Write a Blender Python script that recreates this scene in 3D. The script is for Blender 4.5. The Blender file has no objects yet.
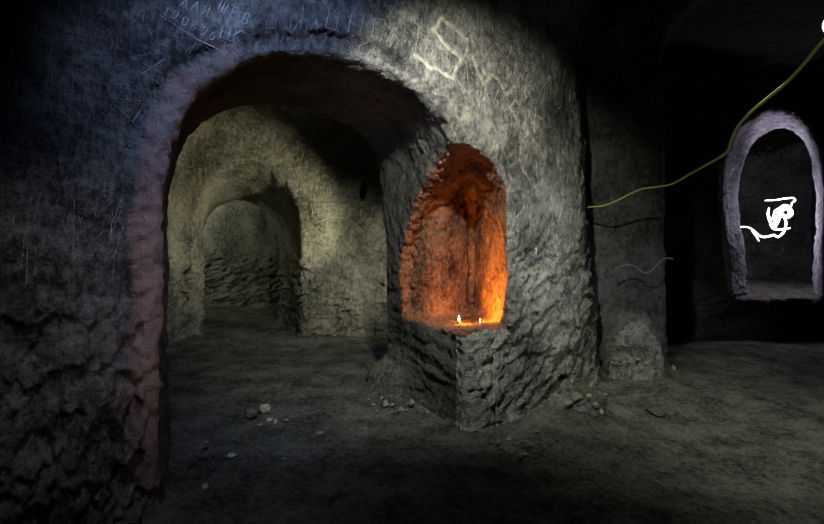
import bpy, bmesh, math, random, time
import numpy as np
from mathutils import Vector, Matrix, Quaternion, noise as mnoise
T0 = time.time()
random.seed(7)
scene = bpy.context.scene
C = scene.collection

# ------------------------------------------------------------------ camera
FPX, CX, HY, CAMZ = 500.0, 412.0, 235.0, 1.5
cam = bpy.data.cameras.new('camera')
cam_o = bpy.data.objects.new('camera', cam); C.objects.link(cam_o)
cam_o.location = (0, 0, CAMZ); cam_o.rotation_euler = (math.pi/2, 0, 0)
cam.sensor_width = 36; cam.lens = 36*FPX/824; cam.shift_y = -(262-HY)/824
cam.clip_start = 0.02
scene.camera = cam_o
def P(px, py, y): return Vector(((px-CX)/FPX*y, y, CAMZ-(py-HY)/FPX*y))

# ------------------------------------------------------------------ rock volume (signed distance, negative = rock)
H = 0.03
X0, X1, Y0, Y1, Z0, Z1 = -5.6, 9.2, 0.6, 12.4, -0.25, 4.65
nx, ny, nz = int((X1-X0)/H), int((Y1-Y0)/H), int((Z1-Z0)/H)
xs = (X0+H*np.arange(nx)).astype(np.float32); ys = (Y0+H*np.arange(ny)).astype(np.float32); zs = (Z0+H*np.arange(nz)).astype(np.float32)

def smin(a, b, k):
    h = np.maximum(k-np.abs(a-b), 0)/k
    return np.minimum(a, b)-h*h*k*0.25
def smax(a, b, k): return -smin(-a, -b, k)
def poly_sd(px, py, pts):
    shp = np.broadcast(px, py).shape
    d = np.full(shp, 1e9, np.float32); s = np.ones(shp, np.float32)
    n = len(pts)
    for i in range(n):
        ax, ay = pts[i]; bx, by = pts[i-1]
        ex, ey = bx-ax, by-ay
        wx, wy = px-ax, py-ay
        t = np.clip((wx*ex+wy*ey)/(ex*ex+ey*ey), 0, 1)
        dx, dy = wx-ex*t, wy-ey*t
        d = np.minimum(d, dx*dx+dy*dy)
        c1 = py >= ay; c2 = py < by; c3 = ex*wy > ey*wx
        flip = (c1 & c2 & c3) | (~c1 & ~c2 & ~c3)
        s = np.where(flip, -s, s)
    return s*np.sqrt(d)

PF = np.array((-1.38, 2.48)); U1 = np.array((.8165, .5774)); N1 = np.array((-.5774, .8165)); A1 = np.array((-.431, .902))
PROF1 = [(0.0,-1),(0.0,1.0),(0.0,1.5),(.02,1.8),(.072,2.03),(.14,2.19),(.2345,2.337),(.38,2.44),(.544,2.53),(.74,2.605),(.932,2.648),(1.10,2.672),
         (1.27,2.685),(1.46,2.665),(1.64,2.61),(1.80,2.54),(1.93,2.45),(2.03,2.31),(2.09,2.14),(2.14,1.6),(2.18,.75),(2.19,.3),(2.19,-1)]
def oblique(x, y, p, u, a):
    det = u[0]*a[1]-u[1]*a[0]
    dx, dy = x-p[0], y-p[1]
    return (dx*a[1]-dy*a[0])/det, (u[0]*dy-u[1]*dx)/det      # along u, along a
def arch1(x, y, z):
    w, t = oblique(x, y, PF, U1, A1)
    lw = np.clip(1-(w-.05)/.5, .0, 1)
    inset = np.clip(t/.11, 0, 1)*(.035+.10*lw)*np.clip((1.9-w)/.4, 0, 1)
    return w, t, poly_sd(w, z, PROF1)+inset
NICHE = [(-.6,4.4),(.25,3.2),(.725,3.93),(.76,4.06),(.665,4.78),(.635,5.16),(.57,5.12),(.53,4.93),(.33,4.66),(.13,4.62),(-.03,4.80),(-.3,5.1)]
def niche(x, y, z):
    d = poly_sd(x, y, NICHE)
    w, t = oblique(x, y, PF, U1, A1)
    tm = np.interp(z, (1.1, 1.3, 1.54, 1.75, 1.89, 2.02, 2.12, 2.2, 2.4), (1.10, 1.06, .93, .76, .60, .40, .18, -.05, -.6))+.55*np.clip(w-2.2, 0, 1)
    wm = np.interp(z, (1.45, 1.6, 1.8, 1.92, 2.02, 2.1, 2.16, 2.3), (2.75, 2.68, 2.64, 2.58, 2.49, 2.38, 2.22, 1.7))+.42*np.clip(t, 0, 1)
    d = smax(smax(d, .8*(t-tm), .05), .8*(w-wm), .05)
    return smax(d, .745+.02*np.clip(x-.2,-1,1)-z, .05)
A2 = np.array((-.45, 1.0)); P2 = np.array((-3.21, 7.3)); U2 = np.array((1.0, 0.0))
PROF2 = [(0,-1),(0,1.55),(.02,1.8),(.09,2.05),(.22,2.29),(.40,2.47),(.60,2.575),(.78,2.60),(.98,2.57),(1.18,2.46),(1.36,2.26),(1.49,2.0),(1.555,1.75),(1.575,1.5),(1.575,-1)]
def arch2(x, y, z):
    w, t = oblique(x, y, P2, U2, A2)
    tt = np.clip(t, 0, 1.8)
    ins = np.clip(tt/.28, 0, 1)*.17*np.clip(1-(w-.1)/.7, 0, 1)
    zz = z*(1+.135*tt)
    return w, t, poly_sd(w, zz, PROF2)+ins
PW3 = np.array((4.68, 7.5)); U3 = np.array((.9887, -.15)); N3 = np.array((.15, .9887)); A3 = np.array((.66, .75))
PROF3 = [(.15,-.2),(.09,.9),(.03,1.6),(-.01,2.2),(.0,2.5),(.07,2.79),(.18,3.03),(.35,3.21),(.54,3.31),(.70,3.34),(.86,3.30),(1.0,3.21),(1.14,3.03),(1.26,2.74),(1.325,2.4),(1.33,2.1),(1.33,-.2)]
SILL = .555
def arch3(x, y, z):
    s, t = oblique(x, y, PW3, U3, A3)
    d = poly_sd(s, z, PROF3)+.14*np.clip(t/.6, 0, 1)
    return s, t, smax(d, SILL-z, .05)

S = np.empty((nx, ny, nz), np.float32)
def base(x, y, z):
    dF = -((x-PF[0])*N1[0]+(y-PF[1])*N1[1])+.0*z
    dF = dF-.05*np.clip(z-2.5, 0, 2)**1.5
    dR = (x-1.84)*.98-(y-4.72)*.196+.065*z-.10*np.clip(.5-z,0,1)**1.5
    s = smax(dF, dR, .55)
    m2 = smax(smax(5.5-y+0*z, x-2.86-.12*(y-5.5)+.02*z, .16), 1.0-x, .1)
    s = smin(s, m2, .12)
    w3 = -((x-PW3[0])*N3[0]+(y-PW3[1])*N3[1])
    s = smin(s, w3+0*z, .2)
    s = smin(s, 7.9-x+0*z, .4)
    ell = np.sqrt(((x-2.31)/.36)**2+((y-5.45)/.46)**2+((z-.05)/.74)**2)-1
    s = smin(s, ell*.36, .06)
    lump = np.sqrt(((x-1.52)/.22)**2+((y-4.42)/.20)**2+((z-.02)/.17)**2)-1
    s = smin(s, lump*.17, .12)
    cz = 4.1+.12*np.sin(x*1.3+.5)*np.sin(y*.9)
    s = smin(s, cz-z, .9)
    return s
for i0 in range(0, nx, 40):
    xx = xs[i0:i0+40, None, None]; yy = ys[None, :, None]; zz = zs[None, None, :]
    S[i0:i0+40] = base(xx, yy, zz)
def carve(fn, lo, hi, k):
    ia = [max(0, int((lo[a]-(X0,Y0,Z0)[a])/H)) for a in range(3)]
    ib = [min((nx,ny,nz)[a], int((hi[a]-(X0,Y0,Z0)[a])/H)+1) for a in range(3)]
    sl = tuple(slice(ia[a], ib[a]) for a in range(3))
    xx = xs[sl[0]][:, None, None]; yy = ys[sl[1]][None, :, None]; zz = zs[sl[2]][None, None, :]
    c = fn(xx, yy, zz)
    S[sl] = smax(S[sl], -c, k)
def room_mid(x, y, z):
    w, t = oblique(x, y, PF, U1, A1)
    d = smax(1.48-t+0*z, y-7.3+.02*(x+1.5)+0*z, .12)
    d = smax(d, -3.42-x, .18); d = smax(d, x-.7, .2)
    return smax(d, z-3.4, .9)
def room_far(x, y, z):
    d = smax(8.95-y+0*z, y-10.35, .1)
    d = smax(d, -5.2-x, .2); d = smax(d, x+1.2, .2)
    return smax(d, z-2.9, .7)
def room_right(x, y, z):
    s, _ = oblique(x, y, PW3, U3, A3)
    dn = (x-PW3[0])*N3[0]+(y-PW3[1])*N3[1]
    d = smax(.52-dn+0*z, dn-4.2, .15)
    d = smax(d, -1.2-s, .2); d = smax(d, s-4.6, .3)
    d = smax(d, z-3.6, .9)
    return smax(d, SILL-z, .08)
def tun1(x, y, z):
    w, t, d = arch1(x, y, z)
    rim = smax(poly_sd(w, z, PROF1)-.085*np.clip((2.02-w)/.4, 0, 1), t-.065, .015)
    return smax(smax(np.minimum(d, rim), -.6-t, .05), t-1.9, .05)
def tun2(x, y, z):
    w, t, d = arch2(x, y, z); return smax(smax(d, -.25-t, .05), t-1.95, .05)
def tun3(x, y, z):
    s, t, d = arch3(x, y, z); return smax(smax(d, -.5-t, .05), t-.95, .05)
carve(room_mid, (-3.8,3.4,-.3), (1.1,7.8,3.8), .12)
carve(tun1, (-3.2,1.9,-.3), (1.2,6.0,3.0), .035)
carve(tun2, (-4.8,6.9,-.3), (-1.0,9.5,2.9), .06)
carve(room_far, (-5.6,8.6,-.3), (-.8,10.9,3.3), .1)
carve(room_right, (3.0,6.5,.2), (9.2,12.3,4.3), .1)
carve(tun3, (4.0,6.6,.2), (7.6,9.0,3.7), .05)
def jamb_foot(x, y, z): return -(np.sqrt(((x+.20)/.26)**2+((y-4.95)/.34)**2+((z-.0)/.26)**2)-1)*.25
carve(niche, (-.7,3.1,.5), (1.2,5.1,2.5), .035)
ja, jb = int((-.7-X0)/H), int((.4-X0)/H)
S[ja:jb] = smin(S[ja:jb], -jamb_foot(xs[ja:jb, None, None], ys[None, :, None], zs[None, None, :]), .15)
for i0 in range(0, nx, 40):
    S[i0:i0+40] = smin(S[i0:i0+40], zs[None, None, :]+0*ys[None, :, None], .10)
print('sdf', time.time()-T0)

# ------------------------------------------------------------------ surface nets
sg = S < 0
cnt = np.zeros((nx-1, ny-1, nz-1), np.int8)
for a in (0, 1):
    for b in (0, 1):
        for c in (0, 1):
            cnt += sg[a:nx-1+a, b:ny-1+b, c:nz-1+c]
act = (cnt > 0) & (cnt < 8)
idx = np.full(act.shape, -1, np.int32)
ai = np.argwhere(act)
idx[act] = np.arange(len(ai))
acc = np.zeros((len(ai), 3)); num = np.zeros(len(ai))
corners = [(a, b, c) for a in (0, 1) for b in (0, 1) for c in (0, 1)]
val = {q: S[ai[:, 0]+q[0], ai[:, 1]+q[1], ai[:, 2]+q[2]] for q in corners}
for q in corners:
    for ax in range(3):
        if q[ax] == 0:
            r = list(q); r[ax] = 1; r = tuple(r)
            f0, f1 = val[q], val[r]
            m = (f0 < 0) != (f1 < 0)
            t = np.where(m, f0/np.where(m, f0-f1, 1), 0)
            p = np.array(q, float)[None].repeat(len(ai), 0); p[:, ax] = t
            acc[m] += p[m]; num[m] += 1
V = (ai+acc/num[:, None])*H+np.array((X0, Y0, Z0))
quads = []
for ax in range(3):
    sl0 = [slice(None)]*3; sl1 = [slice(None)]*3
    sl0[ax] = slice(0, -1); sl1[ax] = slice(1, None)
    ch = sg[tuple(sl0)] != sg[tuple(sl1)]
    o = [a for a in range(3) if a != ax]
    e = np.argwhere(ch)
    ok = np.ones(len(e), bool)
    for a in o: ok &= (e[:, a] > 0) & (e[:, a] < (nx, ny, nz)[a]-1)
    e = e[ok]
    inside = sg[e[:, 0], e[:, 1], e[:, 2]]
    def cell(d0, d1):
        c = e.copy(); c[:, o[0]] += d0; c[:, o[1]] += d1
        return idx[c[:, 0], c[:, 1], c[:, 2]]
    q = np.stack([cell(-1, -1), cell(0, -1), cell(0, 0), cell(-1, 0)], 1)
    if ax == 1: inside = ~inside
    q = np.where(inside[:, None], q, q[:, ::-1])
    quads.append(q)
F = np.concatenate(quads)
F = F[(F >= 0).all(1)]
del S, sg, cnt, act, idx
# throw away rock surface nobody can stand in front of
fc = V[F].mean(1)
keep = (fc[:, 1] > .7) & (fc[:, 0] < 8.9) & (fc[:, 2] < 4.6) & (fc[:,1] < 12.35) & (fc[:,0] > -5.5)
F = F[keep]
used = np.unique(F); rm = np.full(len(V), -1); rm[used] = np.arange(len(used)); V = V[used]; F = rm[F]
print('nets', len(V), len(F), time.time()-T0)

def subdivide(V, F):
    e = np.concatenate([F[:, [0, 1]], F[:, [1, 2]], F[:, [2, 3]], F[:, [3, 0]]])
    e.sort(1)
    key = e[:, 0].astype(np.int64)*len(V)+e[:, 1]
    uk, inv = np.unique(key, return_inverse=True)
    ea, eb = uk//len(V), uk % len(V)
    n = len(F)
    em = inv.reshape(4, n).T+len(V)
    fm = np.arange(n)+len(V)+len(uk)
    V2 = np.concatenate([V, (V[ea]+V[eb])/2, V[F].mean(1)])
    out = []
    for k in range(4):
        out.append(np.stack([F[:, k], em[:, k], fm, em[:, k-1]], 1))
    return V2, np.concatenate(out)
def smooth(V, F, n, lam=.5):
    e = np.concatenate([F[:, [0, 1]], F[:, [1, 2]], F[:, [2, 3]], F[:, [3, 0]]])
    a = np.concatenate([e[:, 0], e[:, 1]]); b = np.concatenate([e[:, 1], e[:, 0]])
    deg = np.bincount(a, minlength=len(V))
    for _ in range(n):
        m = np.stack([np.bincount(a, V[b, k], minlength=len(V)) for k in range(3)], 1)/np.maximum(deg, 1)[:, None]
        V = V+(m-V)*lam
    return V
def vnormals(V, F):
    d1 = V[F[:, 2]]-V[F[:, 0]]; d2 = V[F[:, 3]]-V[F[:, 1]]
    fn = np.cross(d1, d2)
    N = np.zeros_like(V)
    for k in range(4):
        for c in range(3): N[:, c] += np.bincount(F[:, k], fn[:, c], minlength=len(V))
    return N/np.maximum(np.linalg.norm(N, axis=1), 1e-12)[:, None]
V = smooth(V, F, 2)
V, F = subdivide(V, F)
V = smooth(V, F, 3)
N = vnormals(V, F)
print('subdiv', len(V), len(F), time.time()-T0)

# ------------------------------------------------------------------ noise in numpy
def hsh(i, j, k, s):
    h = (i.astype(np.uint32)*np.uint32(374761393)+j.astype(np.uint32)*np.uint32(668265263)+k.astype(np.uint32)*np.uint32(2147483647)+np.uint32(s*974711 & 0xffffffff))
    h = (h ^ (h >> np.uint32(13)))*np.uint32(1274126177)
    h = (h ^ (h >> np.uint32(15)))*np.uint32(2246822519)
    return ((h ^ (h >> np.uint32(16))) & np.uint32(0xffffff)).astype(np.float32)/np.float32(0xffffff)
def vnoise(p, s=0):
    q = p+1000.0
    i = np.floor(q).astype(np.int64); f = (q-i).astype(np.float32)
    u = f*f*f*(f*(f*6-15)+10)
    r = np.zeros(len(p), np.float32)
    for a in (0, 1):
        wa = u[:, 0] if a else 1-u[:, 0]
        for b in (0, 1):
            wb = u[:, 1] if b else 1-u[:, 1]
            for c in (0, 1):
                wc = u[:, 2] if c else 1-u[:, 2]
                r += wa*wb*wc*hsh(i[:, 0]+a, i[:, 1]+b, i[:, 2]+c, s)
    return r*2-1
def fbm(p, octv, s=0, g=.5):
    r = 0; amp = 1
    for o in range(octv):
        r = r+amp*vnoise(p*(2**o)+o*17.3, s+o); amp *= g
    return r
def chips(p, s=0, tilt=1.0, bias=(0, 0, 0)):
    """flat chisel chips: the nearest cell's own tilted plane"""
    q = p+1000.0
    i = np.floor(q).astype(np.int64)
    best = np.full(len(p), 1e9, np.float32); out = np.zeros(len(p), np.float32)
    for a in (-1, 0, 1):
        for b in (-1, 0, 1):
            for c in (-1, 0, 1):
                ci, cj, ck = i[:, 0]+a, i[:, 1]+b, i[:, 2]+c
                d = np.stack([q[:, 0]-ci-hsh(ci, cj, ck, s+1), q[:, 1]-cj-hsh(ci, cj, ck, s+2), q[:, 2]-ck-hsh(ci, cj, ck, s+3)], 1)
                dist = (d*d).sum(1)
                g = np.stack([hsh(ci, cj, ck, s+4), hsh(ci, cj, ck, s+5), hsh(ci, cj, ck, s+6)], 1)*2-1+np.array(bias)
                v = (d*g).sum(1)*tilt*1.5+.28*(hsh(ci, cj, ck, s+7)*2-1)
                m = dist < best
                best = np.where(m, dist, best); out = np.where(m, v, out)
    return out

# ------------------------------------------------------------------ which wall is which
def regions(Q, NN):
    x, y, z = Q[:, 0], Q[:, 1], Q[:, 2]
    w, t, d1 = arch1(x, y, z)
    w2, t2, d2 = arch2(x, y, z)
    s3, t3, d3 = arch3(x, y, z)
    dn = (x-PW3[0])*N3[0]+(y-PW3[1])*N3[1]
    front = (x-PF[0])*N1[0]+(y-PF[1])*N1[1]
    r = np.full(len(Q), 'wall_front', dtype='<U16')
    r[(w < 0) & (front < .3)] = 'wall_left'
    r[(w > 2.05) & (front < 1.2) & (x < 2.2)] = 'wall_pillar'
    r[(x > 1.55) & (y > 5.15)] = 'wall_recess'
    r[(dn > -.35) & (x > 2.5) & (y > 6.2)] = 'wall_right'
    r[(x > 7.3) & (dn < -.3)] = 'wall_side'
    mid = (t > 1.55) & (y < 8.0) & (x < 1.2)
    r[mid] = 'wall_inner'
    r[(y > 8.6) & (x < -.7)] = 'wall_far'
    r[(d2 < .09) & (t2 > .06) & (t2 < 1.55) & (x < -1)] = 'trim_2'
    r[(d1 < .07) & (t > .13) & (t < 1.6)] = 'wall_passage'
    r[(d1 < .045) & (t > -.02) & (t <= .145) & (w < 1.95)] = 'trim_1'
    r[(dn > .50) & (x > 3)] = 'wall_back'
    r[(d3 < .08) & (t3 > .0) & (dn < .55) & (Q[:, 2] > SILL+.05)] = 'trim_3'
    ni = niche(x, y, z)
    r[(ni < .03) & (x > -.2) & (y > 3.4) & (z > .7) & (z < 2.3) & ((front > .02)) & ((x > .1) | (d1 > -.06))] = 'wall_niche'
    r[(NN[:, 2] < -.6) & (z > 2.9) & ((y > 8.3) | (x > .9) | (t < 1.3)) & (d1 > .3) & ((d3 > .3) | (dn < -.05))] = 'ceiling'
    r[(NN[:, 2] > .6) & (z < .28)] = 'floor'
    r[(NN[:, 2] > .6) & (dn > .0) & (z < SILL+.15) & (x > 3)] = 'floor_raised'
    return r

# ------------------------------------------------------------------ hewn relief
x, y, z = V.T
w1, t1, d1 = arch1(x, y, z)
reg = regions(V, N)
isfloor = np.clip((N[:, 2]-.5)/.3, 0, 1)*np.where((z < .3) | ((z < .8) & (y > 7)), 1, 0)
wallm = 1-isfloor
hz = 1.15+.35*vnoise(V*1.1, 90)
low = np.clip((hz-z)/.35+.5, 0, 1)*wallm          # roughly hewn lower band
dist = np.linalg.norm(V-np.array((0, 0, CAMZ)), axis=1)
D = .030*fbm(V*1.6, 2, 1)*wallm+.010*fbm(V*7, 3, 5)*wallm
rid = 1-2*np.abs(fbm(V*np.array((11, 11, 15)), 2, 85))
D += wallm*.008*rid*np.clip(.5+.8*vnoise(V*2.2, 87), .1, 1)+wallm*.0045*vnoise(V*24, 88)
D += isfloor*(.035*fbm(V*1.2, 2, 11)+.012*fbm(V*6, 3, 15)+.007*vnoise(V*28, 18))
def sel_add(mask, fn, amount):
    ix = np.nonzero(mask*amount > .01)[0]
    if len(ix): D[ix] += fn(V[ix], w1[ix])*amount[ix]
left = ((reg == 'wall_left') | (reg == 'trim_1') | ((reg == 'wall_front') & (w1 < .1))).astype(np.float32)
lowL = np.clip((1.62+.35*vnoise(V*1.7, 91)-z)/1.0, 0.03, 1)
warp = np.stack([vnoise(V*5, 60), vnoise(V*5, 61), vnoise(V*5, 62)], 1)*.28
def c_left(Q, w):
    f = np.stack([w*10.5, Q[:, 2]*5.6, 0*w+3], 1)+np.stack([vnoise(Q*4, 60), vnoise(Q*4, 61), 0*w], 1)*.22
    return .034*chips(f, 21, 1.0, (.35, -.7, 0))+.017*chips(f*2.3, 25, 1.0, (.2, -.4, 0))
sel_add(left > 0, c_left, left*lowL*np.where(reg == 'trim_1', .25, 1.0))
pil = (reg == 'wall_pillar').astype(np.float32)
def c_pil(Q, w):
    a = w*.85+Q[:, 2]*.55; b = -w*.5+Q[:, 2]*.85
    f = np.stack([a*4.0, b*11., 0*w+7], 1)+np.stack([vnoise(Q*4, 63), vnoise(Q*4, 64), 0*w], 1)*.35
    return .027*chips(f, 31, 1.0)+.009*chips(f*2.1, 35, 1.)
pl = np.clip((1.75-z)/.5, 0.12, 1)*np.clip((z+.1)/.2, 0, 1)*np.where(w1 > 2.35, 1, .35)
sel_add(pil > 0, c_pil, pil*pl)
ni_m = (reg == 'wall_niche').astype(np.float32)
def c_ni(Q, w):
    f = np.stack([Q[:, 0]*10+Q[:, 1]*2, Q[:, 1]*9, Q[:, 2]*11+Q[:, 0]*3], 1)+np.stack([vnoise(Q*6, 65), vnoise(Q*6, 66), vnoise(Q*6, 67)], 1)*.4
    return .020*chips(f, 41, 1.0)+.006*chips(f*2.2, 45, 1.)
sel_add(ni_m > 0, c_ni, ni_m*np.where(N[:, 2] > .6, .25, np.where((w1 > 2.62) & (t1 < .95), .4, .85)))
inn = (np.isin(reg, ['wall_inner', 'wall_far', 'trim_2', 'wall_passage', 'wall_recess', 'wall_right', 'wall_back', 'trim_3'])).astype(np.float32)
def c_in(Q, w):
    a = Q[:, 0]+Q[:, 1]*.6
    f = np.stack([a*4.5+Q[:, 2]*1.2, Q[:, 2]*10-a*3.0, Q[:, 1]*1.5], 1)+np.stack([vnoise(Q*4, 68), vnoise(Q*4, 69), 0*a], 1)*.4
    return .036*chips(f, 51, 1.0)+.010*chips(f*2.1, 55, 1.)
sel_add(inn > 0, c_in, inn*np.where(np.isin(reg, ['wall_recess', 'trim_3']), .12, np.where(np.isin(reg, ['wall_passage']), .35, 1))*np.clip(low+.07, 0, 1))
print('relief', time.time()-T0)

# carved figures on the pillar face and above the arch: grooves with a pale dusty bed (points on the face: metres along the wall, height)
def on_front(px, py):
    r = (px-CX)/FPX
    w = (-(PF[0])+PF[1]*r)/(U1[0]-U1[1]*r)
    yy = PF[1]+U1[1]*w
    return w, CAMZ-(py-HY)/FPX*yy
FIG = [[(415,55),(432,67),(453,78),(462,58)], [(462,58),(446,45),(432,30),(442,18),(454,28),(468,40)],
       [(470,55),(476,71),(482,85),(490,73),(497,81),(507,95),(514,86)], [(480,64),(483,74),(489,74)],
       [(544,118),(515,100),(510,107),(519,122),(528,133)],
       [(537,118),(528,133),(521,148),(522,165),(530,181),(537,188),(544,178),(546,160),(541,146),(530,134)]]
FW = [.0135, .0135, .0125, .010, .010, .009]
pale = np.zeros(len(V), np.float32)
sel = np.nonzero((z > 1.2) & (np.abs((x-PF[0])*N1[0]+(y-PF[1])*N1[1]) < .45) & (w1 > 1.0))[0]
for pts, fw in zip(FIG, FW):
    q = [on_front(*p) for p in pts]
    dm = np.full(len(sel), 9.0)
    jw = w1[sel]+.012*vnoise(V[sel]*16, 70); jz = z[sel]+.012*vnoise(V[sel]*16, 71)
    for (ax, ay), (bx, by) in zip(q[:-1], q[1:]):
        ex, ey = bx-ax, by-ay
        tt = np.clip(((jw-ax)*ex+(jz-ay)*ey)/(ex*ex+ey*ey), 0, 1)
        dm = np.minimum(dm, np.hypot(jw-ax-ex*tt, jz-ay-ey*tt))
    g = np.clip(1-dm/(fw*1.3), 0, 1)
    D[sel] -= g*fw*.9
    D[sel] += np.clip(1-np.abs(dm-fw*1.7)/(fw*.8), 0, 1)*fw*.25
    pale[sel] = np.maximum(pale[sel], np.clip(1.5-dm/(fw*.95), 0, 1)*(.55+.45*np.clip(vnoise(V[sel]*30, 72)+.5, 0, 1))*(1 if fw > .013 else .7))
# pale patches on the pillar face
for (px, py, rw, rz, am) in [(462,114,.10,.07,.55), (487,120,.05,.11,.6), (590,330,.09,.22,.5), (576,365,.10,.16,.5), (560,345,.06,.1,.35), (447,130,.05,.12,.3)]:
    qw, qz = on_front(px, py)
    m = np.exp(-(((w1[sel]-qw)/rw)**2+((z[sel]-qz)/rz)**2)**1.3)*np.clip(.6+.8*fbm(V[sel]*14, 3, 74), 0, 1)
    pale[sel] = np.maximum(pale[sel], m*am)
# cracks: narrow splits in the pedestal face
for pts in [[(493,350),(492,372),(494,400),(492,428)], [(470,392),(492,386)], [(449,128),(447,136),(451,141)]]:
    q = [on_front(*p) for p in pts]
    s2 = np.nonzero((np.abs((x-PF[0])*N1[0]+(y-PF[1])*N1[1]) < .3) & (w1 > 1.9))[0]
    dm = np.full(len(s2), 9.0)
    for (ax, ay), (bx, by) in zip(q[:-1], q[1:]):
        ex, ey = bx-ax, by-ay
        tt = np.clip(((w1[s2]-ax)*ex+(z[s2]-ay)*ey)/(ex*ex+ey*ey), 0, 1)
        dm = np.minimum(dm, np.hypot(w1[s2]-ax-ex*tt, z[s2]-ay-ey*tt))
    D[s2] -= np.clip(1-dm/.018, 0, 1)*.03
# dark fist-sized hole and long ledge in the inner room's back wall
qx, qz = (361-CX)/FPX*7.3, CAMZ-(189-HY)/FPX*7.3
bw = (np.abs(y-7.3) < .3) & (x < .3)
D -= bw*np.clip(1.6-np.hypot((x-qx)/.055, (z-qz)/.11), 0, 1)*.16
zl = CAMZ-(203-HY)/FPX*7.3
D += bw*(x > -1.75)*np.clip(1-np.abs(z-zl-.03*np.sin(x*3)-.02*x)/.03, 0, 1)*.02
edge = np.clip((.115-d1+.02*vnoise(V*14, 82))/.035, 0, 1)*np.clip((.23-t1+.03*vnoise(V*12, 83))/.06, 0, 1)*np.clip((t1+.2)/.05, 0, 1)
tint = edge*np.clip(1.0-(w1-.12)/.45+.35*fbm(V*6, 3, 80), 0, 1)*np.clip((z+.1)/.9, .25, 1)
V = V+N*D[:, None]
N = vnormals(V, F)
FCc = V[F].mean(1); FN = N[F].mean(1)
FN /= np.linalg.norm(FN, axis=1)[:, None]
freg = regions(FCc-FN*D[F].mean(1)[:, None], FN)
# a face's region is read with the smoothed normals, so chips do not speckle floor and wall
print('displaced', time.time()-T0)

# ------------------------------------------------------------------ materials
def new_mat(name):
    m = bpy.data.materials.new(name); m.use_nodes = True
    nt = m.node_tree; b = nt.nodes['Principled BSDF']
    return m, nt, b
def rock(name, dark, light, scale=2.2, bump=.5, stretch=(55, 55, 7), rough=.82, spec=.25, patch=None, fine=1.0, tint=None):
    m, nt, b = new_mat(name); L = nt.links.new
    tc = nt.nodes.new('ShaderNodeTexCoord')
    def nz(sc, det, rg, vec=None):
        n = nt.nodes.new('ShaderNodeTexNoise'); n.inputs['Scale'].default_value = sc
        n.inputs['Detail'].default_value = det; n.inputs['Roughness'].default_value = rg
        L(vec or tc.outputs['Object'], n.inputs['Vector']); return n.outputs['Fac']
    def mp(sc, rot=(0, 0, 0)):
        n = nt.nodes.new('ShaderNodeMapping'); n.inputs['Scale'].default_value = sc; n.inputs['Rotation'].default_value = rot
        L(tc.outputs['Object'], n.inputs['Vector']); return n.outputs['Vector']
    def math_(op, a, b_):
        n = nt.nodes.new('ShaderNodeMath'); n.operation = op
        for k, v in ((0, a), (1, b_)):
            if isinstance(v, (int, float)): n.inputs[k].default_value = v
            else: L(v, n.inputs[k])
        return n.outputs[0]
    big = nz(scale, 7, .62); mid = nz(scale*9, 6, .7)
    sc1 = nz(1, 3, .6, mp(stretch, (.25, .2, 0))); sc2 = nz(1, 3, .6, mp((stretch[2]*1.3, stretch[2]*1.3, stretch[0]*.8), (-.5, .35, .3)))
    f = math_('ADD', math_('MULTIPLY', big, .42), math_('MULTIPLY', mid, .38))
    fine_n = nz(75, 5, .75)
    f = math_('ADD', f, math_('MULTIPLY', sc1, .16)); f = math_('ADD', f, math_('MULTIPLY', fine_n, .26)); f = math_('SUBTRACT', f, .11)
    r = nt.nodes.new('ShaderNodeValToRGB'); e = r.color_ramp.elements
    e[0].position = .42; e[0].color = (*dark, 1); e[1].position = .585; e[1].color = (*light, 1)
    L(f, r.inputs['Fac'])
    col = r.outputs['Color']
    if tint:
        r2 = nt.nodes.new('ShaderNodeValToRGB'); e2 = r2.color_ramp.elements
        e2[0].position = .36; e2[0].color = (*tint[0], 1); e2[1].position = .66; e2[1].color = (*tint[1], 1)
        L(f, r2.inputs['Fac'])
        ta = nt.nodes.new('ShaderNodeAttribute'); ta.attribute_name = 'tint'
        tm = nt.nodes.new('ShaderNodeMix'); tm.data_type = 'RGBA'
        L(ta.outputs['Fac'], tm.inputs['Factor']); L(col, tm.inputs[6]); L(r2.outputs['Color'], tm.inputs[7]); col = tm.outputs[2]
    if patch:
        pm = nt.nodes.new('ShaderNodeMix'); pm.data_type = 'RGBA'
        rr = nt.nodes.new('ShaderNodeValToRGB'); rr.color_ramp.elements[0].position = .50; rr.color_ramp.elements[1].position = .68; rr.color_ramp.elements[1].color = (.8, .8, .8, 1)
        L(nz(1.7, 5, .6), rr.inputs['Fac']); L(rr.outputs['Color'], pm.inputs['Factor'])
        L(col, pm.inputs[6]); pm.inputs[7].default_value = (*patch, 1); col = pm.outputs[2]
    at = nt.nodes.new('ShaderNodeAttribute'); at.attribute_name = 'pale'
    mx = nt.nodes.new('ShaderNodeMix'); mx.data_type = 'RGBA'
    L(at.outputs['Fac'], mx.inputs['Factor']); L(col, mx.inputs[6]); mx.inputs[7].default_value = (.62, .60, .52, 1)
    L(mx.outputs[2], b.inputs['Base Color'])
    h = math_('ADD', math_('MULTIPLY', mid, .9), math_('MULTIPLY', sc1, .35*fine))
    h = math_('ADD', h, math_('MULTIPLY', sc2, .30*fine))
    h = math_('ADD', h, math_('MULTIPLY', fine_n, .34))
    bp = nt.nodes.new('ShaderNodeBump'); bp.inputs['Strength'].default_value = bump; bp.inputs['Distance'].default_value = .07
    L(h, bp.inputs['Height']); L(bp.outputs['Normal'], b.inputs['Normal'])
    b.inputs['Roughness'].default_value = rough; b.inputs['Specular IOR Level'].default_value = spec
    return m
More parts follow.
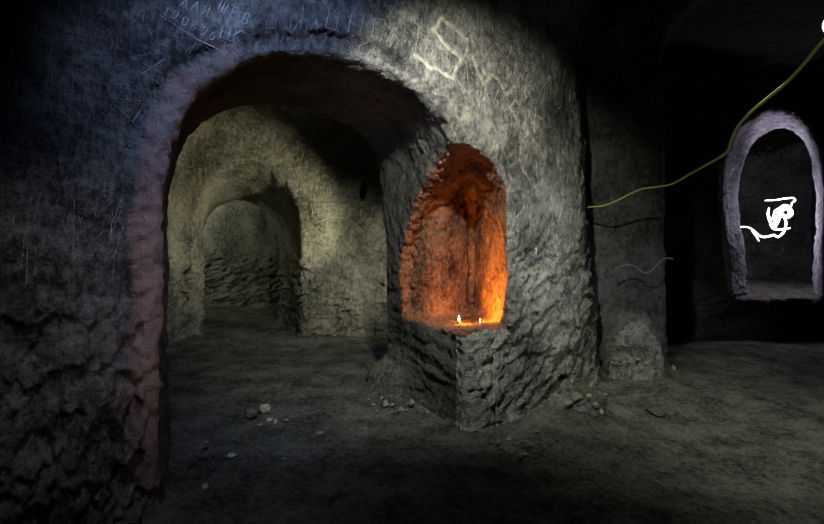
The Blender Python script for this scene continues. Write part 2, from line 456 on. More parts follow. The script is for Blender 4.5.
def plain(name, col, rough=.6, emit=None, strength=0, metal=0):
    m, nt, b = new_mat(name)
    n = nt.nodes.new('ShaderNodeTexNoise'); n.inputs['Scale'].default_value = 40
    r = nt.nodes.new('ShaderNodeValToRGB')
    r.color_ramp.elements[0].color = (*[c*.75 for c in col], 1); r.color_ramp.elements[1].color = (*[min(1, c*1.2) for c in col], 1)
    nt.links.new(n.outputs['Fac'], r.inputs['Fac']); nt.links.new(r.outputs['Color'], b.inputs['Base Color'])
    b.inputs['Roughness'].default_value = rough; b.inputs['Metallic'].default_value = metal
    if emit:
        b.inputs['Emission Color'].default_value = (*emit, 1); b.inputs['Emission Strength'].default_value = strength
    return m
PINK = ((.28, .18, .163), (.60, .42, .385))
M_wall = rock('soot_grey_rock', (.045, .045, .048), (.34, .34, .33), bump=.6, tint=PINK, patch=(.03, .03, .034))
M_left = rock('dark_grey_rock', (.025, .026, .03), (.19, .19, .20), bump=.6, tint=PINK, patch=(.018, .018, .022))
M_pillar = rock('pale_grey_rock', (.07, .07, .068), (.48, .48, .46), bump=.85, patch=(.05, .05, .05))
M_rim = rock('rubbed_reddish_rock', (.06, .06, .062), (.33, .33, .32), stretch=(70, 70, 5), tint=PINK)
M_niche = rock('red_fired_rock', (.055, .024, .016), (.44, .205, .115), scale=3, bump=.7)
M_pass = rock('dark_passage_rock', (.022, .022, .02), (.15, .145, .13), bump=.8, tint=PINK)  # darker rock tone for the near arch underside and jambs
M_inner = rock('buff_rock', (.09, .087, .065), (.42, .41, .32), bump=.75)
M_pale = rock('lavender_grey_rock', (.2, .19, .22), (.68, .65, .72), stretch=(9, 9, 60), bump=.8)
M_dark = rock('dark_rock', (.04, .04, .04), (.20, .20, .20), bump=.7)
M_ceiling_shade = rock('shade_black_rock', (.006, .006, .006), (.03, .03, .03))  # ceiling shade put into the colour, keeps stray light from showing
M_floor = rock('trodden_dirt', (.04, .04, .037), (.29, .285, .25), scale=3.2, bump=1.0, stretch=(20, 20, 20), rough=.75, spec=.3)
M_scratch = plain('scratched_pale_stone', (.5, .5, .5), .9)
M_stone = rock('loose_stone', (.16, .155, .13), (.42, .41, .36), scale=9)
M_stone_pale = rock('pale_loose_stone', (.42, .41, .30), (.72, .70, .55), scale=9)
M_stone_dark = rock('dark_loose_stone', (.09, .088, .08), (.28, .27, .25), scale=9)

# ------------------------------------------------------------------ split the rock into walls, floor, ceiling
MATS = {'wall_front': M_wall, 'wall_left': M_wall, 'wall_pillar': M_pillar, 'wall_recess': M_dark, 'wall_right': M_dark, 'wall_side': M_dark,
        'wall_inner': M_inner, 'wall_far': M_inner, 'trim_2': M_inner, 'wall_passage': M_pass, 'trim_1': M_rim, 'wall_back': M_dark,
        'trim_3': M_pale, 'wall_niche': M_niche, 'ceiling': M_ceiling_shade, 'floor': M_floor, 'floor_raised': M_floor}
LAB = {'wall_front': 'grey rock wall with scratched lettering above the wide near arch',
       'wall_left': 'dark bluish rock wall with chipped lower half left of the near arch',
       'wall_pillar': 'pale grey hewn rock pillar with the candle niche and carved figures',
       'wall_recess': 'dim rock face with a rounded mound at its foot behind the pillar',
       'wall_right': 'black rock wall around the small raised arch at right',
       'wall_side': 'unlit rock wall closing the right-hand hall',
       'wall_inner': 'buff rock walls of the inner room behind the near arch',
       'wall_far': 'dim rough back wall of the farthest room through both arches',
       'wall_passage': 'dark underside and jambs of the wide near arch',
       'wall_back': 'dark back wall of the room behind the small right arch',
       'wall_niche': 'reddish hollow of the candle niche cut in the pillar',
       'trim_1': 'reddish rubbed border around the wide near arch', 'trim_2': 'rounded jambs and vault of the second arch inside the inner room',
       'trim_3': 'pale lavender grey reveal of the small raised arch at right',
       'ceiling': 'rock ceiling of the cave, shade painted in as black', 'floor': 'trodden dark dirt floor of the cave',
       'floor_raised': 'raised pale floor inside the small right arch'}
def build_region(name):
    f = F[freg == name]
    if not len(f): print('EMPTY', name); return None
    u = np.unique(f); rm = np.full(len(V), -1, np.int32); rm[u] = np.arange(len(u))
    ff = rm[f]
    me = bpy.data.meshes.new(name)
    me.vertices.add(len(u)); me.vertices.foreach_set('co', V[u].astype(np.float32).ravel())
    me.loops.add(ff.size); me.loops.foreach_set('vertex_index', ff.ravel().astype(np.int32))
    me.polygons.add(len(ff)); me.polygons.foreach_set('loop_start', np.arange(0, ff.size, 4, dtype=np.int32))
    me.update(calc_edges=True)
    me.shade_smooth()
    a = me.attributes.new('pale', 'FLOAT', 'POINT'); a.data.foreach_set('value', pale[u])
    if name in ('trim_1', 'wall_left', 'wall_front', 'wall_passage'):
        a = me.attributes.new('tint', 'FLOAT', 'POINT'); a.data.foreach_set('value', tint[u].astype(np.float32))
    me.normals_split_custom_set_from_vertices(N[u].astype(np.float32))
    me.materials.append(MATS[name])
    o = bpy.data.objects.new(name, me); C.objects.link(o)
    o['kind'] = 'structure'; o['label'] = LAB[name]; o['category'] = name.split('_')[0]
    return o
REG = {k: build_region(k) for k in MATS}
print('regions', time.time()-T0)
bpy.context.view_layer.update()
dg = bpy.context.evaluated_depsgraph_get()
CAMP = Vector((0, 0, CAMZ))
def hit_px(px, py):
    d = P(px, py, 1.0)-CAMP
    ok, loc, nor, _, ob, _ = scene.ray_cast(dg, CAMP, d.normalized())
    return (loc, nor, ob) if ok else None
def floor_at(xx, yy, top=.6):
    ok, loc, nor, _, ob, _ = scene.ray_cast(dg, Vector((xx, yy, top)), Vector((0, 0, -1)))
    return loc.z if ok else 0.0

# ------------------------------------------------------------------ scratches and lettering, cut into the stone (ridged strokes that follow the wall)
def mesh_obj(name, verts, faces, mat, parent=None, smooth_=False):
    me = bpy.data.meshes.new(name); me.from_pydata(verts, [], faces); me.update()
    if smooth_: me.shade_smooth()
    me.materials.append(mat)
    o = bpy.data.objects.new(name, me); C.objects.link(o)
    if parent: o.parent = parent
    return o
class Strokes:
    def __init__(s): s.v = []; s.f = []
    def line(s, pxs, half, step=2.0):
        pts = []
        for (a, b) in zip(pxs[:-1], pxs[1:]):
            n = max(1, int(math.hypot(b[0]-a[0], b[1]-a[1])/step))
            for i in range(n): pts.append((a[0]+(b[0]-a[0])*i/n, a[1]+(b[1]-a[1])*i/n))
        pts.append(pxs[-1])
        hs = [hit_px(*p) for p in pts]
        run = []
        for h in hs+[None]:
            if h is not None and (not run or (h[0]-run[-1][0]).length < .045*max(1, h[0].y/3)): run.append(h)
            else:
                if len(run) > 1: s.run(run, half)
                run = [h] if h is not None else []
    def run(s, r, half):
        b0 = len(s.v)
        for i, (p, n, _) in enumerate(r):
            d = (r[min(i+1, len(r)-1)][0]-r[max(i-1, 0)][0]).normalized()
            side = d.cross(n).normalized()
            taper = half*(.45 if i in (0, len(r)-1) else random.uniform(.75, 1.15))
            s.v += [p+side*taper-n*.004, p+n*(.002+.35*half), p-side*taper-n*.004, p-n*.012]
        for i in range(len(r)-1):
            a = b0+i*4; c = a+4
            for k in range(4): s.f.append((a+k, a+(k+1) % 4, c+(k+1) % 4, c+k))
        e = b0+(len(r)-1)*4
        s.f += [(b0+3, b0+2, b0+1, b0), (e, e+1, e+2, e+3)]
    def build(s, name, mat, parent): return mesh_obj(name, [tuple(v) for v in s.v], s.f, mat, parent) if s.v else None
GL = {'1': [[(.3,.2),(.55,0),(.55,1)]], '9': [[(.8,.4),(.4,.5),(.15,.3),(.35,.02),(.7,.05),(.85,.3),(.75,.7),(.4,1)]],
      '0': [[(.5,0),(.15,.3),(.2,.8),(.5,1),(.82,.7),(.8,.2),(.5,0)]],
      '8': [[(.5,.48),(.2,.25),(.5,0),(.8,.25),(.5,.48),(.15,.78),(.5,1),(.85,.78),(.5,.48)]],
      '6': [[(.75,.02),(.35,.3),(.18,.7),(.45,1),(.8,.8),(.7,.5),(.3,.55)]], '.': [[(.45,.92),(.55,1)]],
      'Д': [[(.0,1.15),(.0,.95),(.15,.95),(.5,0),(.8,.95),(1,.95),(1,1.15)],[(.15,.95),(.8,.95)]], 'А': [[(.05,1),(.5,0),(.95,1)],[(.22,.65),(.78,.65)]],
      'Я': [[(.85,1),(.85,0),(.35,.05),(.2,.3),(.4,.5),(.85,.5)],[(.5,.5),(.1,1)]], 'Н': [[(.1,0),(.1,1)],[(.9,0),(.9,1)],[(.1,.5),(.9,.5)]],
      'К': [[(.15,0),(.15,1)],[(.85,0),(.15,.5),(.9,1)]], 'Ш': [[(.05,0),(.05,1),(.95,1),(.95,0)],[(.5,0),(.5,1)]],
      'Е': [[(.85,0),(.15,0),(.15,1),(.85,1)],[(.15,.5),(.7,.5)]], 'В': [[(.15,0),(.15,1),(.6,1),(.85,.75),(.6,.5),(.15,.5)],[(.15,0),(.55,0),(.75,.25),(.55,.5)]],
      'Ц': [[(.1,0),(.1,1),(.8,1),(.8,0)],[(.8,1),(.98,1),(.98,1.2)]], 'П': [[(.1,1),(.1,0),(.9,0),(.9,1)]], 'Г': [[(.15,1),(.15,0),(.85,0)]],
      'О': [[(.5,0),(.15,.3),(.2,.8),(.5,1),(.82,.7),(.8,.2),(.5,0)]], 'М': [[(.05,1),(.1,0),(.5,.6),(.9,0),(.95,1)]], 'И': [[(.1,0),(.1,1),(.9,0),(.9,1)]],
      'Ь': [[(.2,0),(.2,1),(.7,1),(.8,.75),(.65,.5),(.2,.5)]]}
def text(st, s, px, py, h, adv, ang, half, wd=.75):
    ca, sa = math.cos(math.radians(ang)), math.sin(math.radians(ang))
    for i, ch in enumerate(s):
        a = adv*i if ch != '.' else adv*i
        for pl_ in GL.get(ch, []):
            st.line([(px+ca*(a+gx*h*wd)-sa*gy*h, py+sa*(a+gx*h*wd)+ca*gy*h) for gx, gy in pl_], half, 1.5)
M_letter = plain('pale_cut_stone', (.60, .62, .66), .9)
W = REG['wall_front']
st = Strokes(); text(st, '19', 165, 5, 10, 9.5, 26, .005); text(st, '08', 184, 15, 10, 9.5, 26, .005); text(st, '.', 178, 11, 10, 8, 26, .006); text(st, '.', 198, 22, 10, 8, 26, .006); text(st, '96', 203, 25, 10, 9.5, 26, .005)
st.build('carved_date', M_letter, W)
st = Strokes(); text(st, 'ДАЯ', 184, -5, 11, 11, 24, .0055); text(st, 'НК', 222, 25, 13, 13, 14, .006); text(st, 'ШЕВ', 222, 0, 11, 13, 27, .0055)
text(st, 'ЦПГ', 328, 8, 20, 23, 12, .003); text(st, 'НГ', 265, 20, 16, 13, 0, .0016); text(st, 'ИМ', 290, 18, 16, 16, 4, .0016)
st.line([(159,15),(178,27),(198,40),(214,47),(224,56)], .006); st.line([(223,7),(231,16),(226,24)], .005)
st.build('carved_letters', M_letter, W)
st = Strokes(); text(st, 'МНИЕНЬ', 256, 47, 9, 8, -3, .0022); text(st, 'ОВ', 232, 52, 9, 8, -14, .0022); text(st, 'НПЕН', 325, 50, 9, 10, 9, .0022); text(st, 'ИНЕ', 368, 60, 8, 8, 20, .003)
if REG['trim_1']: st.build('carved_letters', plain('dull_cut_stone', (.34, .34, .36), .9), REG['trim_1'])
st = Strokes()
for z_ in [[(140,12),(133,22),(124,26)],[(148,27),(150,35),(154,42),(160,47),(157,53),(146,55),(132,58)],[(96,22),(108,30),(113,42),(110,52)],
           [(113,62),(132,60),(152,54)],[(128,55),(150,66),(170,80)],[(150,52),(165,70)],[(95,98),(150,102)],[(126,62),(160,84)],[(140,75),(165,60)],[(115,105),(140,130)],[(130,9),(137,15),(145,10),(143,22)],
           [(60,0),(52,40),(45,90)],[(82,0),(75,60),(68,120)],[(133,60),(142,78)],[(140,110),(133,122)],[(74,200),(73,262)],[(92,110),(70,170)]]:
    j = [(a+random.uniform(-1, 1), b+random.uniform(-1, 1)) for a, b in z_]
    st.line(j, random.uniform(.0025, .0048), 3)
for _ in range(170):
    a = (random.uniform(5, 160), random.uniform(0, 250)); th = random.gauss(1.75, .5); l = random.uniform(8, 55)
    mid_ = (a[0]+math.cos(th)*l*.5+random.uniform(-2, 2), a[1]+math.sin(th)*l*.5)
    b = (a[0]+math.cos(th)*l, a[1]+math.sin(th)*l)
    if b[0] < 165 and hit_px(*a) and hit_px(*a)[2].name == 'wall_left': st.line([a, mid_, b], random.uniform(.0010, .0026), 4)
o = st.build('scratch_marks', M_scratch, REG['wall_left']); o['kind'] = 'stuff'
for wn, zone, nn in (('wall_front', (170, 445, 0, 50), 110), ('wall_pillar', (440, 590, 5, 260), 190), ('wall_inner', (205, 388, 100, 240), 120), ('wall_passage', (180, 440, 55, 300), 110)):
    st = Strokes(); k = 0
    while k < nn:
        k += 1
        a = (random.uniform(*zone[:2]), random.uniform(*zone[2:])); h = hit_px(*a)
        if not h or h[2].name != wn: continue
        th = random.choice((random.gauss(1.9, .45), random.gauss(.6, .4))); l = random.uniform(4, 26)
        dpt = h[0].y/3.3
        b = (a[0]+math.cos(th)*l/dpt, a[1]+math.sin(th)*l/dpt)
        st.line([a, b], random.uniform(.0010, .0024)*max(1, dpt*.8), 3)
    if wn == 'wall_pillar':
        for (tx, px, py, h_, ad, an) in (('А', 505, 14, 12, 9, -10), ('ЯС', 478, 24, 8, 7, 20), ('УЖК', 495, 42, 8, 8, 12), ('СВ', 520, 84, 9, 8, 40)): text(st, tx, px, py, h_, ad, an, .0028)
    if wn == 'wall_inner':
        text(st, 'НОВГО', 312, 207, 10, 12, 3, .006); text(st, 'МИГО', 322, 186, 8, 9, 4, .005); text(st, 'АПМ', 296, 178, 9, 6, 80, .007)
        st.line([(318,222),(332,217),(348,219),(358,226)], .008)
    o = st.build('scratch_marks', M_scratch if wn != 'wall_passage' else M_stone_dark, REG[wn])
    if o: o['kind'] = 'stuff'
print('scratches', time.time()-T0)

# ------------------------------------------------------------------ loose stones
def tag(o, label, cat, group=None):
    o['label'] = label; o['category'] = cat
    if group: o['group'] = group
def stone_mesh(seed, sx, sy, sz):
    rnd = random.Random(seed)
    bm = bmesh.new()
    for _ in range(15):
        v = Vector((rnd.gauss(0, 1), rnd.gauss(0, 1), rnd.gauss(0, 1))).normalized()*rnd.uniform(.8, 1.0)
        bm.verts.new((v.x*sx, v.y*sy, v.z*sz))
    r = bmesh.ops.convex_hull(bm, input=bm.verts)
    bmesh.ops.delete(bm, geom=[g for g in r['geom_interior'] if isinstance(g, bmesh.types.BMVert)], context='VERTS')
    bmesh.ops.bevel(bm, geom=list(bm.edges), offset=.14*min(sx, sy, sz), segments=2, profile=.6, affect='EDGES')
    bmesh.ops.triangulate(bm, faces=list(bm.faces))
    bmesh.ops.subdivide_edges(bm, edges=list(bm.edges), cuts=1, use_grid_fill=True)
    for v in bm.verts:
        v.co += v.co.normalized()*(mnoise.noise(v.co*(.9/max(sx, sz))+Vector((seed, 0, 0)))*.12*min(sx, sy, sz))
    me = bpy.data.meshes.new('stone'); bm.to_mesh(me); bm.free(); me.shade_flat()
    return me
def stone(px, py, wpx, hpx, label, group=None, mat=None, seed=None, lift=0, name='stone'):
    """px,py: where its foot stands"""
    h = hit_px(px, py)
    p = h[0] if h else P(px, py, 4)
    sc = p.y/FPX
    sx, sz = wpx*sc*.5, hpx*sc*.5
    seed = seed if seed is not None else int(px*7+py)
    me = stone_mesh(seed, sx, (sx+sz)*.5, sz); me.materials.append(mat or M_stone)
    o = bpy.data.objects.new(name, me); C.objects.link(o)
    gz = floor_at(p.x, p.y+sx*.4)
    zmin = min(v.co.z for v in me.vertices)
    o.location = (p.x, p.y+sx*.4, gz-zmin*.86+lift)
    o.rotation_euler = (0, 0, 0)
    tag(o, label, 'stone', group)
    return o
G1 = 'stones heaped on the dirt inside the near arch'
stone(250, 421, 17, 14, 'largest dark stone at the left of the small heap inside the near arch', G1, M_stone_dark)
h1 = hit_px(261, 419)
o = stone(264, 414, 13, 15, 'pale angular stone standing tallest of the small heap inside the near arch', G1, M_stone_pale, seed=12, lift=.0)
stone(259, 427, 8, 6, 'small buff stone in front of the dark stone on the heap inside the near arch', G1, M_stone)
stone(269, 423, 9, 6, 'flat pale stone just right of the heap inside the near arch', G1, M_stone_pale)
stone(275, 424, 5, 6, 'tiny upright pale stone beside the flat one right of the heap', G1, M_stone_pale)
stone(285, 423, 10, 5, 'flat pale stone lying alone farthest right of the heap inside the near arch', G1, M_stone)
stone(231, 459, 12, 6, 'oblong pale stone lying on the dark floor near the reddish arch border', None, M_stone_pale)
stone(206, 453, 8, 6, 'dull grey stone behind the oblong pale one near the reddish arch border', None, M_stone)
stone(213, 465, 5, 5, 'tiny pale stone left of the oblong pale one near the reddish arch border', None, M_stone)
stone(204, 489, 9, 7, 'yellowish stone on the floor lowest beside the reddish arch border', None, M_stone_pale)
stone(283, 460, 6, 4, 'small dull stone alone on the floor in front of the pale stone heap', None, M_stone)
stone(320, 435, 11, 4, 'flat grey stone half sunk in the path between heap and pedestal', None, M_stone)
G2 = 'rubble at the foot of the right jamb of the near arch'
L2 = 'small grey rubble stone at the foot of the near arch right jamb beside the pedestal'
for px, py, a, b in [(373,407,7,6),(381,406,5,5),(376,413,6,5),(392,409,6,5),(395,414,5,4),(406,412,6,4),(419,412,6,5),(368,401,5,4),(427,414,5,4)]:
    stone(px, py, a, b, L2, G2, random.choice((M_stone, M_stone_dark)))
stone(386, 408, 9, 10, 'upright buff rubble stone tallest at the foot of the near arch right jamb', G2, M_stone)
stone(401, 413, 9, 8, 'rounded grey stone near the middle of the rubble left of the pedestal', G2, M_stone)
stone(412, 409, 8, 9, 'pale upright stone against the left foot of the pedestal', G2, M_stone)
G3 = 'rubble on the floor in front of the pedestal'
L3 = 'small dark rubble stone scattered on the floor in front of the candle pedestal'
for px, py, a, b in [(491,445,6,5),(483,448,6,5),(511,455,6,4),(520,459,7,4),(521,468,7,5),(537,434,6,5),(552,447,6,5),(545,452,5,4),(558,443,5,4),(500,455,5,4),(530,462,5,4),(541,441,5,4),(509,438,5,4),(563,452,5,4),(486,452,4,3)]:
    stone(px, py, a, b, L3, G3, random.choice((M_stone_dark, M_stone_dark, M_stone)))
stone(527, 449, 16, 10, 'largest rounded stone of the rubble in front of the candle pedestal', G3, M_stone)
stone(498, 447, 8, 10, 'upright jagged stone left of the largest stone in front of the pedestal', G3, M_stone)
stone(509, 441, 8, 5, 'grey stone tucked behind the left end of the largest stone before the pedestal', G3, M_stone)
stone(524, 457, 13, 6, 'flat buff stone just in front of the largest stone before the pedestal', G3, M_stone)
G4 = 'broken stones at the right foot of the pillar'
stone(569, 411, 13, 15, 'upright dark stone leftmost of the broken stones at the pillar right foot', G4, M_stone)
stone(579, 412, 15, 13, 'broad grey broken stone in the middle of those at the pillar right foot', G4, M_stone)
stone(590, 398, 8, 5, 'small pale stone behind the broken stones at the pillar right foot', G4, M_stone_pale)
stone(596, 414, 10, 8, 'pale buff stone in the lit dirt right of the broken grey stone', G4, M_stone)
stone(602, 415, 6, 7, 'small bright stone at the outer end of the broken stones by the pillar', G4, M_stone_pale)
stone(605, 397, 7, 4, 'little flat stone farthest back of those at the pillar right foot', G4, M_stone)
stone(674, 371, 6, 7, 'small light stone alone at the right foot of the recessed rock face', None, M_stone_pale)
G5 = 'pebbles along the foot of the mound behind the pillar'
for px, py, a, b in [(612,373,5,3),(622,374,6,4),(630,374,7,4),(638,375,7,5),(646,373,6,4),(655,372,5,3)]:
    stone(px, py, a, b, 'pebble in the line along the foot of the rounded mound behind the pillar', G5, M_stone)
for px, py, a, b, l in [(742,369,6,3,'small pebble on the dim floor far right under the raised arch'), (705,392,7,3,'flat pebble on the floor left of the yellowish light patch'),
                        (767,393,6,3,'flat pebble on the dim floor right of the lit patch'), (630,433,6,3,'flat pebble in the lit dirt in front of the dark twig'), (420,470,7,4,'flat dark stone on the floor in front of the pedestal corner'), (345,492,9,5,'dull stone in the dark foreground dirt at bottom centre')]:
    stone(px, py, a, b, l, None, M_stone_dark)
# twig
def tube(pts, rad, mat, name, parent=None, seg=8, caps=True):
    pts = [Vector(p) for p in pts]
    rads = rad if isinstance(rad, (list, tuple)) else [rad]*len(pts)
    v = []; f = []
    up = Vector((0.13, 0.3, 1)).normalized()
    for i, p in enumerate(pts):
        d = (pts[min(i+1, len(pts)-1)]-pts[max(i-1, 0)]).normalized()
        a = d.cross(up)
        if a.length < .05: a = d.cross(Vector((1, 0, 0)))
        a.normalize(); b = d.cross(a)
        for k in range(seg):
            t = 2*math.pi*k/seg
            v.append(p+(a*math.cos(t)+b*math.sin(t))*rads[i])
    n = len(pts)
    for i in range(n-1):
        for k in range(seg):
            f.append((i*seg+k, i*seg+(k+1) % seg, (i+1)*seg+(k+1) % seg, (i+1)*seg+k))
    if caps: f += [tuple(range(seg-1, -1, -1)), tuple((n-1)*seg+k for k in range(seg))]
    return mesh_obj(name, [tuple(q) for q in v], f, mat, parent, True)
def spline(pts, n=8):
    pts = [Vector(p) for p in pts]; out = []
    for i in range(len(pts)-1):
        p0, p1, p2, p3 = pts[max(i-1, 0)], pts[i], pts[i+1], pts[min(i+2, len(pts)-1)]
        for k in range(n):
            t = k/n
            out.append(.5*((2*p1)+(p2-p0)*t+(2*p0-5*p1+4*p2-p3)*t*t+(3*p1-p0-3*p2+p3)*t**3))
    out.append(pts[-1]); return out
M_twig = plain('dark_bark', (.03, .026, .02), .9)
tw = []
for px, py in [(646,411),(651,414),(656,417),(661,418),(665,417)]:
    h = hit_px(px, py); tw.append(h[0]+Vector((0, 0, .012)))
tp = spline(tw, 4)
o = tube(tp, [.011-.006*i/len(tp) for i in range(len(tp))], M_twig, 'twig')
tag(o, 'dark bent twig lying on the lit dirt right of the pillar', 'twig')

# ------------------------------------------------------------------ candles in the niche
def lathe(prof, seg=28):
    v = []; f = []
    for r, zz in prof:
        for k in range(seg):
            t = 2*math.pi*k/seg; v.append((r*math.cos(t), r*math.sin(t), zz))
    for i in range(len(prof)-1):
        for k in range(seg): f.append((i*seg+k, i*seg+(k+1) % seg, (i+1)*seg+(k+1) % seg, (i+1)*seg+k))
    f += [tuple(range(seg-1, -1, -1)), tuple((len(prof)-1)*seg+k for k in range(seg))]
    return v, f
M_cup = plain('tin_cup', (.55, .53, .5), .35, metal=1); M_wax = plain('candle_wax', (.75, .62, .42), .4, (1, .45, .12), .6)
M_wick = plain('charred_wick', (.02, .02, .02), .9)
M_flame = plain('candle_flame', (1, .8, .4), .5, (1, .62, .2), 90)
def candle(px, py, yy, s, label):
    p = P(px, py, yy)
    gz = None
    ok, loc, *_ = scene.ray_cast(dg, Vector((p.x, p.y, 1.3)), Vector((0, 0, -1)))
    gz = loc.z if ok else .75
    e = bpy.data.objects.new('tealight_candle', None); C.objects.link(e); e.location = (p.x, p.y, gz-.002); e.empty_display_size = .05
    tag(e, label, 'candle', 'candles burning in the niche')
    r = .019*s
    for nm, prof, m in (('cup', [(r*.9, 0), (r, .002), (r*1.02, .015*s), (r*.97, .015*s), (r*.95, .003)], M_cup),
                        ('wax', [(r*.93, .0035), (r*.93, .0115*s), (r*.5, .0122*s), (.001, .0118*s)], M_wax),
                        ('wick', [(.0011, .011*s), (.001, .021*s), (.0006, .024*s)], M_wick),
                        ('flame', [(.0012, .021*s), (.0052*s, .027*s), (.0068*s, .034*s), (.0056*s, .044*s), (.0028*s, .056*s), (.0005, .066*s)], M_flame)):
        v, f = lathe(prof); mesh_obj(nm, v, f, m, e, True)
    l = bpy.data.lights.new('candle_light', 'SPOT'); l.spot_size = math.radians(158); l.spot_blend = .5; l.color = (1, .36, .03); l.shadow_soft_size = .012
    lo = bpy.data.objects.new('candle_light', l); C.objects.link(lo); lo.location = (p.x, p.y-.012, gz+.06*s); lo.rotation_euler = Vector((.12, .75, .62)).to_track_quat('-Z', 'Y').to_euler()
    return l
c1 = candle(459, 326, 4.26, .95, 'larger tealight candle burning on the niche ledge, left of the other')
cl = bpy.data.lights.new('candle_glow', 'POINT'); cl.energy = 1.5; cl.color = (1, .36, .03); cl.shadow_soft_size = .01
clo = bpy.data.objects.new('candle_glow', cl); C.objects.link(clo); clo.location = P(466, 319, 4.24)
c2 = candle(480, 328, 4.25, .7, 'smaller tealight candle burning on the niche ledge, right of the other')

# ------------------------------------------------------------------ drawn light trails on the right, modelled as glowing tubes
M_trail = plain('white_glow', (1, 1, 1), .5, (.95, .9, 1.0), 7)
e = bpy.data.objects.new('light_squiggle', None); C.objects.link(e); e.location = P(780, 216, 8.25)
tag(e, 'bright white squiggle of light hanging inside the small raised arch at right', 'light drawing')
def lt(name, pts, rad, dy=0):
    q = [P(a, b, 8.25+dy+.05*math.sin(i*1.7)) for i, (a, b) in enumerate(pts)]
    sp = spline(q, 6)
    n = len(sp); rad *= .66
    o = tube(sp, [rad*(.45+.55*min(1, 4*min(i, n-1-i)/n)) for i in range(n)], M_trail, name, e)
    o.matrix_parent_inverse = Matrix.Translation(-e.location)
lt('upper_stroke', [(765,200.5),(775,200),(785,198.5),(793,198),(795,200.5),(792,203),(791,208)], .018)
lt('hook_stroke', [(769,208),(768,214),(770,221),(773,228),(780,229.5),(790,228)], .026, .03)
lt('tail_stroke', [(736,227),(747,227),(753,230),(757,234),(763,237),(770,236),(774,235),(778,237),(783,233),(785,229),(786,222),(783,214),(778,212),(774,214),(772,220)], .021, -.02)
lt('branch_stroke', [(752,231),(756,236),(759,241)], .014)
lt('loop_stroke', [(791,207),(785,205),(780,208),(775,212),(781,211),(788,207),(792,213),(788,217),(781,216),(778,222),(775,228)], .032, .05)
lt('loop_stroke', [(774,213),(784,209),(790,211),(787,216),(778,216),(775,222),(776,227)], .034, -.04)
M_green_trail = plain('yellow_green_light_trail', (.36, .42, .10), .6, (.42, .50, .13), .045)  # a light trail in the air, built as a faintly glowing tube
cp = [(572,210,5.25),(590,207,5.1),(602,206,5.0),(614,202,4.95),(628,195,4.9),(642,189,4.8),(656,187,4.7),(672,184,4.6),(690,174,4.4),(708,164,4.2),(726,153,4.0),(731,142,3.85),(737,128,3.75),(750,113,3.6),(768,98,3.45),(786,83,3.3),(803,65,3.15),(817,48,3.05),(826,38,3.0),(832,28,2.98)]
sp = spline([P(*c) for c in cp], 5)
o = tube(sp, [.0075+.0035*i/len(sp) for i in range(len(sp))], M_green_trail, 'light_trail', seg=10)
tag(o, 'thin yellow-green light trail drawn across the dark from pillar to upper right corner', 'light_trail')
M_faint = plain('faint_grey_light_trail', (.2, .2, .18), .6, (.3, .3, .27), .03)  # second, fainter light trail, also built as a dim glowing tube
sp = spline([P(a, b, 5.2) for a, b in [(613,271),(619,267),(628,265),(636,267),(642,272),(650,272),(656,266),(662,260),(668,258),(673,259)]], 5)
o = tube(sp, .0075, M_faint, 'light_trail', seg=8)
tag(o, 'faint grey wavy light trail in front of the recessed rock face behind the pillar', 'light_trail')
e = bpy.data.objects.new('hanging_lamp', None); C.objects.link(e); e.location = P(828, 25, 3.0)
tag(e, 'small glowing white lamp at the upper end of the yellow-green light trail', 'lamp')
M_bulb = plain('lamp_bulb', (.9, .95, .85), .3, (.85, 1, .85), 3); M_sock = plain('lamp_socket', (.05, .05, .05), .5)
v, f = lathe([(.008, -.045), (.020, -.034), (.027, -.01), (.026, .012), (.018, .034), (.012, .042)]); mesh_obj('bulb', v, f, M_bulb, e, True)
v, f = lathe([(.013, .040), (.015, .044), (.015, .075), (.010, .082), (.004, .084), (.004, .70)]); mesh_obj('socket', v, f, M_sock, e, True)

# ------------------------------------------------------------------ lights
def spot(name, loc, tgt, energy, col, angle, blend=.6, size=.05):
    l = bpy.data.lights.new(name, 'SPOT'); l.energy = energy; l.color = col; l.spot_size = math.radians(angle); l.spot_blend = blend; l.shadow_soft_size = size
    o = bpy.data.objects.new(name, l); C.objects.link(o); o.location = loc
    o.rotation_euler = (Vector(tgt)-Vector(loc)).to_track_quat('-Z', 'Y').to_euler()
    return l
def point(name, loc, energy, col, size=.05):
    l = bpy.data.lights.new(name, 'POINT'); l.energy = energy; l.color = col; l.shadow_soft_size = size
    o = bpy.data.objects.new(name, l); C.objects.link(o); o.location = loc; return l
c1.energy = 6.5; c2.energy = 42
lo2 = [o for o in bpy.data.objects if o.type == 'LIGHT' and o.data == c2][0]
lo2.location.x -= .07; lo2.location.z += .03; lo2.rotation_euler = Vector((.85, .35, .45)).to_track_quat('-Z', 'Y').to_euler(); c2.spot_size = math.radians(125)
spot('torch_blue', (-.35, 1.75, 3.15), (-.70, 3.0, 2.3), 66, (.42, .58, 1.0), 98, .95)
spot('fill_left_low', (-.9, 1.35, 2.55), (-1.5, 2.45, .4), 16, (.9, .86, .9), 70, .9)  # unseen fill added to lift the lower left wall
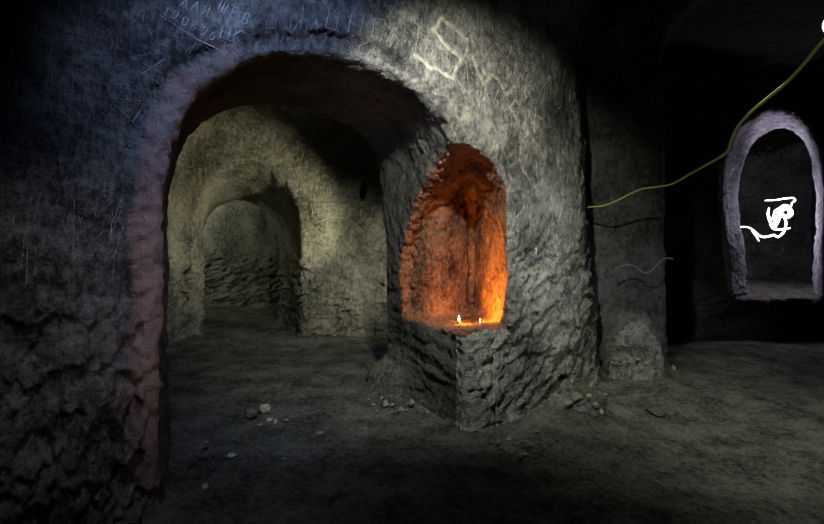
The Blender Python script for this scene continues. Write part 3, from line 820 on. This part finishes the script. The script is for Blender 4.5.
spot('fill_rim', (.9, .9, 1.9), (-1.25, 2.55, 1.1), 20, (1.0, .88, .84), 34, 1)  # unseen spot added to warm the reddish arch border
spot('torch_soffit', (-1.55, 1.35, .35), (-.05, 4.25, 2.5), 32, (.78, .9, 1.0), 34, .9)
spot('torch_pillar', (.30, 2.15, 2.95), (.33, 3.65, 2.08), 300, (1.0, .97, .78), 84, .95)
spot('torch_pillar_side', (2.75, 2.6, 1.9), (1.2, 4.25, 1.35), 110, (.93, .95, .85), 44, .9)
spot('torch_inner', (-.1, 5.75, 1.25), (-2.5, 7.3, 1.9), 200, (1.0, .95, .68), 58, .7)
spot('torch_inner_wall', (.4, 5.95, 1.25), (-.95, 7.3, .95), 66, (1.0, .98, .80), 84, 1)
spot('torch_inner_blue', (-.15, 5.6, .7), (-3.2, 7.4, .6), 36, (.5, .68, 1.0), 46, .9)
spot('fill_path', (-.25, 1.7, 2.95), (-1.0, 4.5, 0), 75, (.70, .90, 1.0), 36, 1)  # unseen spot added to brighten the stone heap and path
point('torch_far', (-4.6, 9.35, 1.9), 22, (.88, .9, .78))
spot('torch_floor', (3.75, 5.75, 2.9), (3.75, 5.75, 0), 42, (.95, 1, .66), 24, 1)
spot('torch_floor_near', (2.6, 3.4, 2.8), (2.65, 3.8, 0), 175, (.93, .98, .76), 80, 1)
point('arch_light', tuple(P(779, 217, 8.25)), 45, (.88, .80, 1.0), .1)
spot('arch_light_up', tuple(P(775, 217, 7.95)), tuple(P(775, 30, 7.95)), 60, (.88, .80, 1.0), 60, .6, .1)
spot('torch_recess', (3.9, 3.3, 1.0), (2.4, 5.5, .8), 24, (.5, .68, 1.0), 34, .9)
w_ = bpy.data.worlds.new('world'); scene.world = w_; w_.use_nodes = True
w_.node_tree.nodes['Background'].inputs[0].default_value = (.5, .6, .8, 1); w_.node_tree.nodes['Background'].inputs[1].default_value = .004
vs = scene.view_settings
vs.view_transform = 'Standard'; vs.look = 'None'; vs.gamma = 1; vs.use_curve_mapping = False; vs.exposure = 0
print('done', time.time()-T0)
